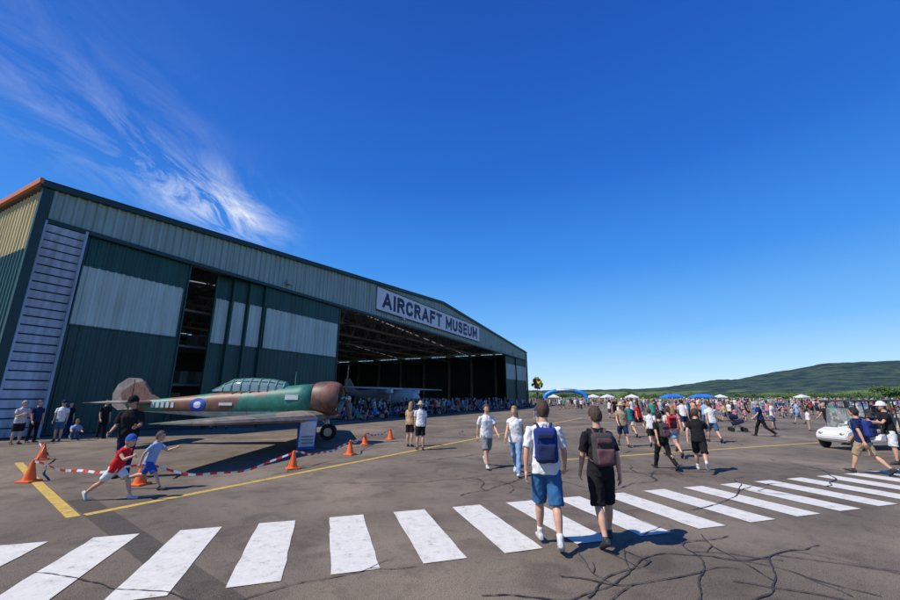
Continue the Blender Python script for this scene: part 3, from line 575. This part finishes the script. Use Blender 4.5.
for x in (-.85,-1.15,-1.45,-1.8,-2.15,-2.5,-2.85,-3.2):
    for (x0,w0,h0),(x1,w1,h1) in zip(CS[:-1],CS[1:]):
        if x1<=x<=x0: f=(x0-x)/(x0-x1); w=w0+(w1-w0)*f; h=h0+(h1-h0)*f
    A=arc(x,w+.01,h+.01)
    for p,q in zip(A[:-1],A[1:]): beam(bm,p,q,.035,.035)
for k in (2,4,6):
    for (x0,w0,h0),(x1,w1,h1) in zip(CS[1:-1],CS[2:]): beam(bm,arc(x0,w0+.01,h0+.01)[k],arc(x1,w1+.01,h1+.01)[k],.03,.03)
limb(bm,[((-.5,0,2.2),.02),((-.5,0,2.75),.012)],6); box(bm,(-1.5,0,2.1),(.1,.35,.45)); box(bm,(-2.6,0,2.1),(.1,.35,.45))
obj('canopy_frames',mesh_of(bm,'cf'),(M('frame_green',(.07,.24,.18),.5),),pl)
bm=bmesh.new()
for sd in (-1,1):
    limb(bm,[((.45,sd*1.35,.95),.09),((.6,sd*1.32,.45),.07)],10,1); beam(bm,(.2,sd*1.3,.95),(.58,sd*1.3,.55),.05,.05,1)
    limb(bm,[((.6,sd*1.3-.11,.34),.26),((.6,sd*1.3-.09,.34),.33),((.6,sd*1.3+.09,.34),.33),((.6,sd*1.3+.11,.34),.26)],24,0); limb(bm,[((.6,sd*1.3-.13,.34),.17),((.6,sd*1.3+.13,.34),.17)],16,1)
beam(bm,(-6.3,0,1.3),(-6.55,0,.3),.08,.08,1); limb(bm,[((-6.6,-.05,.17),.17),((-6.6,.05,.17),.17)],16,0)
obj('landing_gear',mesh_of(bm,'lg'),(RUB,MET),pl)
# ---------------- cones, tape, A-frame ----------------
CO=M('cone_orange',(.85,.14,.02),.5,.05)
cones=[(-9.45,9.47),(-12.4,12.65),(-6.73,9.17),(-4.17,11.1),(-3.3,13.7),(-3.4,16.5),(-2.7,18.6)]
for i,(x,y) in enumerate(cones):
    bm=bmesh.new(); box(bm,(0,0,.02),(.32,.32,.04),0,None,.01)
    ringtube(bm,[[Vector((r*math.cos(t*math.pi/10),r*math.sin(t*math.pi/10),z)) for t in range(20)] for r,z in [(.13,.03),(.12,.06),(.075,.24),(.055,.33),(.035,.43),(.025,.46)]])
    o=obj('traffic_cone',mesh_of(bm,'cone',False),(CO,)); o.location=(x,y,0); o.rotation_euler=(0,0,i*.7)
bm=bmesh.new()
def tape(p,q,sag):
    p=Vector(p);q=Vector(q);L=(q-p).length;N=int(L/.14);pr=None
    for i in range(N+1):
        t=i/N; c=p.lerp(q,t); c.z=max(.05,c.z-sag*4*t*(1-t)+.02*math.sin(t*17)); tw=math.sin(t*9+p.x)*.5
        d=(q-p).normalized(); s=Vector((-d.y,d.x,0))*math.sin(tw)*.026+Vector((0,0,math.cos(tw)*.026))
        cur=(bm.verts.new(c+s),bm.verts.new(c-s))
        if pr: bm.faces.new((pr[0],pr[1],cur[1],cur[0])).material_index=i%2
        pr=cur
T_=lambda i:(cones[i][0],cones[i][1],.44)
tape(T_(0),T_(2),.2); tape(T_(2),T_(3),.38); tape(T_(3),T_(4),.2); tape(T_(4),T_(5),.15); tape(T_(5),T_(6),.15); tape(T_(0),T_(1),.2); tape(T_(1),(-15.5,15.5,.5),.2)
obj('barrier_tape',mesh_of(bm,'tape'),(M('tape_red',(.65,.03,.03),.4),M('tape_white',(.7,.7,.7),.4)))
bm=bmesh.new()
for sd in (-1,1):
    rot=Matrix.Rotation(R(sd*13),3,'X'); box(bm,(0,sd*-.13,.53),(.60,.025,1.04),0,rot); box(bm,(0,sd*-.148,.56),(.54,.02,.90),1,rot)
    for k in range(6): box(bm,(rr.uniform(-.04,.04),sd*(-.231+k*.026),.26+k*.105),(.40,.012,.035),2,rot)
o=obj('sandwich_board_sign',mesh_of(bm,'af'),(M('sign_blue',(.02,.15,.5),.5),WHI,M('sign_print',(.15,.2,.3),.6))); o.location=(-5.2,14.9,0); o.rotation_euler=(0,0,R(30))
# ---------------- golf carts ----------------
CWH=M('cart_white',(.66,.66,.66),.3,.04,2); SEAT=M('seat_beige',(.45,.4,.32),.7); CROOF=M('cart_roof_dark',(.05,.05,.055),.5)
def cart(loc,rz):
    g=empty('golf_cart',(loc[0],loc[1],0),rz,.95)
    bm=bmesh.new()
    prof=[(-1.38,.36),(-1.4,.52),(-1.28,.68),(-.9,.80),(-.66,.78),(-.58,.34),(.1,.34),(.15,.58),(1.2,.6),(1.34,.55),(1.36,.34),(-1.2,.26)]
    ringtube(bm,[[Vector((x,y,z)) for x,z in prof] for y in (-.56,.56)])
    bmesh.ops.bevel(bm,geom=list(bm.edges),offset=.035,segments=3,affect='EDGES')
    for sd in (-1,1):
        for x in (-1.0,.95): limb(bm,[((x,sd*.562,.30),.29),((x,sd*.575,.30),.29)],20,1)
        sphere(bm,(-1.33,sd*.38,.58),(.06,.1,.06),2,10,8)
    box(bm,(.15,0,1.80),(2.1,1.15,.06),1,None,.028); obj('body_and_roof',mesh_of(bm,'b',False),(CWH,CROOF,MET),g)
    bm=bmesh.new()
    for x,a in ((-.85,-.62),(1.15,1.1),(.25,.25)):
        for sd in (-1,1): limb(bm,[((x,sd*.52,.6),.02),((a,sd*.52,1.79),.02)],8)
    limb(bm,[((-.75,.3,.7),.02),((-.5,.3,1.0),.02)],8); limb(bm,[((-.5,.3,1.0),.17),((-.49,.3,1.015),.17)],16)
    obj('posts_and_steering',mesh_of(bm,'p'),(RUB,),g)
    bm=bmesh.new(); 
    for x in (.3,1.0): box(bm,(x,0,.68),(.48,1.02,.14),0,None,.05); box(bm,(x+.25,0,.96),(.12,1.02,.42),0,Matrix.Rotation(R(8),3,'Y'),.04)
    obj('seats',mesh_of(bm,'s'),(SEAT,),g)
    bm=bmesh.new()
    for x in (-1.0,.95):
        for sd in (-1,1): limb(bm,[((x,sd*.5,.24),.2),((x,sd*.52,.24),.24),((x,sd*.61,.24),.24),((x,sd*.63,.24),.2)],20,0); limb(bm,[((x,sd*.6,.24),.12),((x,sd*.64,.24),.12)],12,1)
    obj('wheels',mesh_of(bm,'w'),(RUB,MET),g)
    bm=bmesh.new(); bm.faces.new([bm.verts.new(v) for v in ((-.84,-.5,.82),(-.84,.5,.82),(-.64,.5,1.76),(-.64,-.5,1.76))]); gm=M('windscreen',(.6,.7,.72),.05); gm.node_tree.nodes['Principled BSDF'].inputs['Alpha'].default_value=.2; obj('windscreen',mesh_of(bm,'ws'),(gm,),g)
cart((15.2,15.2),R(8)); cart((19.5,18.6),R(-5))
for i,(x,y) in enumerate(((15.4,15.5),(15.42,15.0))):
    place('seated_passenger',(x,y),-90,z=.10,H=1.66,top=(C['white'],C['navy'])[i],bottom=C['khaki'],blen=.95,hair='grey',hat=('hat',HATM) if i else ('cap',C['white']),legs=((88,82),(86,80)),arms=((40,6,40),(35,6,50)),lean=-4,seed=40+i)
bm=bmesh.new(); 
for x in (-.25,.25):
    for y in (-.3,.3): limb(bm,[((x-.02,y,.12),.12),((x+.02,y,.12),.12)],12)
    limb(bm,[((x,-.3,.12),.015),((x*.9,.1,.55),.015),((x*.9,.45,1.0),.015)],6); limb(bm,[((x,.3,.12),.015),((x*.9,-.1,.55),.015)],6)
limb(bm,[((-.225,.45,1.0),.018),((.225,.45,1.0),.018)],6); box(bm,(0,-.05,.5),(.4,.55,.2),1,Matrix.Rotation(R(-20),3,'X'),.05); box(bm,(0,.1,.8),(.4,.4,.25),1,Matrix.Rotation(R(20),3,'X'),.1)
o=obj('pram',mesh_of(bm,'pram'),(RUB,C['navy'])); o.location=(15.8,22.5,0); o.rotation_euler=(0,0,1.2)
# ---------------- gazebos, arch, balloons ----------------
TW=M('tent_white',(.65,.65,.65),.7,.04); TB=M('tent_blue',(.02,.16,.6),.7,.08)
def gazebo(x,y,w,m,h=1.9):
    bm=bmesh.new()
    for a in (-1,1):
        for b in (-1,1): beam(bm,(a*w/2,b*1.5,0),(a*w/2,b*1.5,h),.06,.06,1)
    q=[bm.verts.new((a*w/2,b*1.5,h)) for a,b in ((-1,-1),(1,-1),(1,1),(-1,1))]; r=[bm.verts.new((a*w/2*1.02,b*1.53,h-.3)) for a,b in ((-1,-1),(1,-1),(1,1),(-1,1))]
    tp=[bm.verts.new((-w/2+1.5 if w>3.5 else 0,0,h+.75)),bm.verts.new((w/2-1.5 if w>3.5 else .02,0,h+.75))]
    bm.faces.new((q[0],q[1],tp[1],tp[0])); bm.faces.new((q[2],q[3],tp[0],tp[1])); bm.faces.new((q[1],q[2],tp[1])); bm.faces.new((q[3],q[0],tp[0]))
    for i in range(4): bm.faces.new((q[i],q[(i+1)%4],r[(i+1)%4],r[i]))
    o=obj('gazebo_tent',mesh_of(bm,'gz'),(m,MET)); o.location=(x,y,0); o.rotation_euler=(0,0,rr.uniform(-.3,.3))
for x,y,w,m in ((62,112,6,TB),(70,114,3,TB),(74,118,6,TB),(52,115,3,TW),(47,120,3,TW),(42,118,3,TW),(56,124,3,TW),(84,125,3,TW),(33,128,3,TW),(112,128,3,TW)): gazebo(x,y,w,m)
bm=bmesh.new(); pts=[((-5.5,0,.0),.6)]
for i in range(13):
    a=math.pi*i/12; pts.append(((-5.5*math.cos(a),0,.6+3.0*math.sin(a)**.6),.55))
pts.append(((5.5,0,0),.6)); limb(bm,pts,12,0,1,Y_); 
box(bm,(0,-.6,3.7),(4.5,.08,.6),1)
o=obj('inflatable_arch',mesh_of(bm,'ia',True),(M('inflatable_blue',(.02,.25,.75),.4),WHI)); o.location=(31,108,0); o.rotation_euler=(0,0,-.2)
bm=bmesh.new(); limb(bm,[((0,0,0),.08),((0,0,4.4),.06)],8,0)
for i in range(46):
    a=rr.uniform(0,6.28); z=rr.gauss(4.6,.75); r=rr.uniform(0,1.25)*max(.2,1-abs(z-4.6)/2.4); sphere(bm,(r*math.cos(a),r*math.sin(a),z),(.28,.28,.34),1+i%4,8,6)
o=obj('balloon_cluster',mesh_of(bm,'bc',False),(MET,M('balloon_red',(.6,.07,.04),.3),M('balloon_yellow',(.7,.5,.06),.3),M('balloon_green',(.1,.3,.08),.3),M('balloon_orange',(.5,.2,.05),.3))); o.location=(18.4,84,0)
# ---------------- hills and trees ----------------
def hillmat():
    m=bpy.data.materials.new('forested_hill'); m.use_nodes=True; nt=m.node_tree; b=nt.nodes['Principled BSDF']; b.inputs['Roughness'].default_value=1; b.inputs['Specular IOR Level'].default_value=0
    tc=nt.nodes.new('ShaderNodeTexCoord')
    def nz(s,d): n=nt.nodes.new('ShaderNodeTexNoise'); n.inputs['Scale'].default_value=s; n.inputs['Detail'].default_value=d; n.inputs['Roughness'].default_value=.65; nt.links.new(tc.outputs['Object'],n.inputs['Vector']); return n
    n=nz(.014,9); r=nt.nodes.new('ShaderNodeValToRGB'); e=r.color_ramp.elements; e[0].position=.40; e[0].color=(.026,.056,.072,1); e[1].position=.60; e[1].color=(.075,.115,.09,1); nt.links.new(n.outputs['Fac'],r.inputs['Fac'])  # forest greens shifted to blue: distance haze is put into the colour
    n1=nz(.0022,4); sp=nt.nodes.new('ShaderNodeSeparateXYZ'); nt.links.new(tc.outputs['Object'],sp.inputs[0]); mr=nt.nodes.new('ShaderNodeMapRange'); mr.inputs['From Min'].default_value=90; mr.inputs['From Max'].default_value=0; nt.links.new(sp.outputs['Z'],mr.inputs['Value'])
    ad=nt.nodes.new('ShaderNodeMath'); ad.operation='MULTIPLY'; nt.links.new(n1.outputs['Fac'],ad.inputs[0]); nt.links.new(mr.outputs[0],ad.inputs[1])
    r1=nt.nodes.new('ShaderNodeValToRGB'); r1.color_ramp.elements[0].position=.33; r1.color_ramp.elements[1].position=.40; nt.links.new(ad.outputs[0],r1.inputs['Fac'])
    mx=nt.nodes.new('ShaderNodeMix'); mx.data_type='RGBA'; nt.links.new(r1.outputs['Color'],mx.inputs['Factor']); nt.links.new(r.outputs['Color'],mx.inputs['A']); mx.inputs['B'].default_value=(.15,.21,.09,1); nt.links.new(mx.outputs['Result'],b.inputs['Base Color'])
    bp=nt.nodes.new('ShaderNodeBump'); bp.inputs['Strength'].default_value=1; bp.inputs['Distance'].default_value=40; nt.links.new(n.outputs['Fac'],bp.inputs['Height']); nt.links.new(bp.outputs['Normal'],b.inputs['Normal'])
    return m
prof=[(-80,5),(0,6),(20,7),(26,8),(29,10),(31.9,14),(34,17),(35.8,17.5),(39.4,24),(41,26),(43.4,31),(46,34),(49,35.5),(56,36),(65,32),(80,14),(100,6)]
def ph(a):
    for (a0,h0),(a1,h1) in zip(prof[:-1],prof[1:]):
        if a0<=a<=a1: t=(a-a0)/(a1-a0); return (h0+(h1-h0)*t)*max(.45,math.cos(R(a)))
    return 4
bm=bmesh.new(); NA,ND=520,30; grid=[]
for i in range(NA+1):
    a=-80+180*i/NA; col=[]
    for j in range(ND+1):
        d=1700+3000*j/ND; x=d*math.sin(R(a)); y=d*math.cos(R(a)); f=max(0,min(1,(d-1750)/1700)); f=f*f*(3-2*f)
        h=ph(a)/402*3450*f
        h*=1+.07*noise.noise(Vector((x/500,y/500,0)))+.18*noise.noise(Vector((x/220,y/220,5)))*(1-abs(2*f-1)); h+=f*5*noise.noise(Vector((x/90,y/90,3)))+f*5*noise.noise(Vector((x/35,y/35,7)))
        if j==0: h=-1
        col.append(bm.verts.new((x,y,h)))
    grid.append(col)
for i in range(NA):
    for j in range(ND): bm.faces.new((grid[i][j],grid[i+1][j],grid[i+1][j+1],grid[i][j+1]))
obj('hills',mesh_of(bm,'hills',True),(hillmat(),))
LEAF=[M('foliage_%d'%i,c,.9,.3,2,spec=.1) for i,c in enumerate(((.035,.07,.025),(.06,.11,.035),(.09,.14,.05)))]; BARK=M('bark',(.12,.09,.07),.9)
def tree(bm,x,y,h,w,n,s):
    limb(bm,[((x,y,0),h*.03+.05),((x+h*.02,y,h*.4),h*.02+.03),((x,y,h*.75),h*.01+.02)],6,3)
    cl=[(rr.gauss(0,w*.25),rr.gauss(0,w*.25),h*rr.uniform(.35,.85),w*rr.uniform(.14,.26)) for _ in range(9)]
    for c in cl[:4]: limb(bm,[((x,y,h*.35),h*.012+.02),((x+c[0],y+c[1],c[2]),.02)],5,3)
    for i in range(n):
        c=rr.choice(cl); v=Vector((rr.gauss(0,1),rr.gauss(0,1),rr.gauss(0,.8))); v=v.normalized()*c[3]*rr.uniform(.6,1.1)
        p=Vector((x+c[0],y+c[1],c[2]))+v; a=Vector((rr.uniform(-1,1),rr.uniform(-1,1),rr.uniform(-1,1))).normalized(); b=a.orthogonal().normalized()
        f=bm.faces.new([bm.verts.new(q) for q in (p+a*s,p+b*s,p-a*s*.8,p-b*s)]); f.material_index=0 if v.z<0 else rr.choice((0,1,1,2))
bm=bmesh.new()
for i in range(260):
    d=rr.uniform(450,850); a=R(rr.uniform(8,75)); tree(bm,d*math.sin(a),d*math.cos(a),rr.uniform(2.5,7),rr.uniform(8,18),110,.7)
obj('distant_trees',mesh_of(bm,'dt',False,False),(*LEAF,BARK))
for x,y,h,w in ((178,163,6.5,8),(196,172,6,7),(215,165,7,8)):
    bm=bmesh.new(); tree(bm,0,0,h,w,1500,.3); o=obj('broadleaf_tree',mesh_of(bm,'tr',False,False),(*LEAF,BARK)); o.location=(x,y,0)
# ---------------- sky, sun, camera ----------------
el=51; sx,sy=-.93,-.37; az=math.atan2(sx,sy)
w=bpy.data.worlds.new('World'); scene.world=w; w.use_nodes=True; nt=w.node_tree; bg=nt.nodes['Background']; ST=.12; bg.inputs['Strength'].default_value=ST
sk=nt.nodes.new('ShaderNodeTexSky'); sk.sky_type='NISHITA'; sk.sun_disc=False; sk.sun_elevation=R(el); sk.sun_rotation=az; sk.altitude=0; sk.air_density=1.0; sk.dust_density=.2; sk.ozone_density=3
tc=nt.nodes.new('ShaderNodeTexCoord'); sp=nt.nodes.new('ShaderNodeSeparateXYZ'); nt.links.new(tc.outputs['Generated'],sp.inputs[0])
gr=nt.nodes.new('ShaderNodeValToRGB'); e=gr.color_ramp.elements; nt.links.new(sp.outputs['Z'],gr.inputs['Fac'])
stops=[(0,(.62,.82,.96)),(.05,(.42,.71,.97)),(.15,(.15,.47,.95)),(.30,(.03,.27,.85)),(.5,(.004,.14,.65)),(.8,(.0,.07,.45))]
e[0].position=0; e[1].position=1
while len(e)<len(stops): e.new(.5)
for i,(p,c) in enumerate(stops): e[i].position=p
for i,(p,c) in enumerate(stops): e[i].color=c+(1,)
sc=nt.nodes.new('ShaderNodeVectorMath'); sc.operation='SCALE'; sc.inputs['Scale'].default_value=1.08/ST; nt.links.new(gr.outputs['Color'],sc.inputs[0])
mk=nt.nodes.new('ShaderNodeMix'); mk.data_type='RGBA'; mk.inputs['Factor'].default_value=.82; nt.links.new(sk.outputs[0],mk.inputs['A']); nt.links.new(sc.outputs[0],mk.inputs['B'])
def mth(op,a,b=None,c=None,clamp=False):
    n=nt.nodes.new('ShaderNodeMath'); n.operation=op; n.use_clamp=clamp
    for i,v in enumerate((a,b,c)):
        if v is None: continue
        if isinstance(v,(int,float)): n.inputs[i].default_value=v
        else: nt.links.new(v,n.inputs[i])
    return n.outputs[0]
zc=mth('MAXIMUM',sp.outputs['Z'],.05); px=mth('DIVIDE',sp.outputs['X'],zc); py=mth('DIVIDE',sp.outputs['Y'],zc)
def gauss(v,c,s): d=mth('DIVIDE',mth('SUBTRACT',v,c),s); return mth('POWER',2.718,mth('MULTIPLY',mth('MULTIPLY',d,d),-1.0))
cb=nt.nodes.new('ShaderNodeCombineXYZ'); nt.links.new(mth('MULTIPLY',px,2.6),cb.inputs[0]); nt.links.new(mth('MULTIPLY',py,1.0),cb.inputs[1])
nz=nt.nodes.new('ShaderNodeTexNoise'); nz.inputs['Scale'].default_value=1.6; nz.inputs['Detail'].default_value=12; nz.inputs['Roughness'].default_value=.66; nz.inputs['Distortion'].default_value=.8; nt.links.new(cb.outputs[0],nz.inputs['Vector'])
thr=mth('MULTIPLY',mth('SUBTRACT',nz.outputs['Fac'],.42),3.2,None,True)
core=mth('MULTIPLY',gauss(px,-1.27,.2),gauss(py,1.95,.40)); band=mth('MULTIPLY',gauss(px,-1.35,.36),gauss(py,1.45,.7))
mask=mth('ADD',mth('MULTIPLY',core,1.35),mth('MULTIPLY',band,.22)); cl=mth('MULTIPLY',thr,mask,None,True)
mx=nt.nodes.new('ShaderNodeMix'); mx.data_type='RGBA'; nt.links.new(cl,mx.inputs['Factor']); nt.links.new(mk.outputs['Result'],mx.inputs['A']); mx.inputs['B'].default_value=(7.8,8.1,8.6,1)
nt.links.new(mx.outputs['Result'],bg.inputs['Color'])
sl=bpy.data.lights.new('sun','SUN'); sl.energy=5; sl.angle=R(.5); sl.color=(1,.95,.86); so=bpy.data.objects.new('sun',sl); scene.collection.objects.link(so)
d=Vector((-sx*math.cos(R(el)),-sy*math.cos(R(el)),-math.sin(R(el)))); so.rotation_euler=d.to_track_quat('-Z','Y').to_euler(); so.location=(0,0,50)
cam=bpy.data.cameras.new('camera'); cam.lens=15.6; cam.sensor_width=36; cam.clip_end=20000; co=bpy.data.objects.new('camera',cam); scene.collection.objects.link(co)
co.location=(0,0,1.85); co.rotation_euler=(R(90+13.97),0,0); scene.camera=co
scene.view_settings.view_transform='Standard'; scene.view_settings.look='None'; scene.view_settings.exposure=0
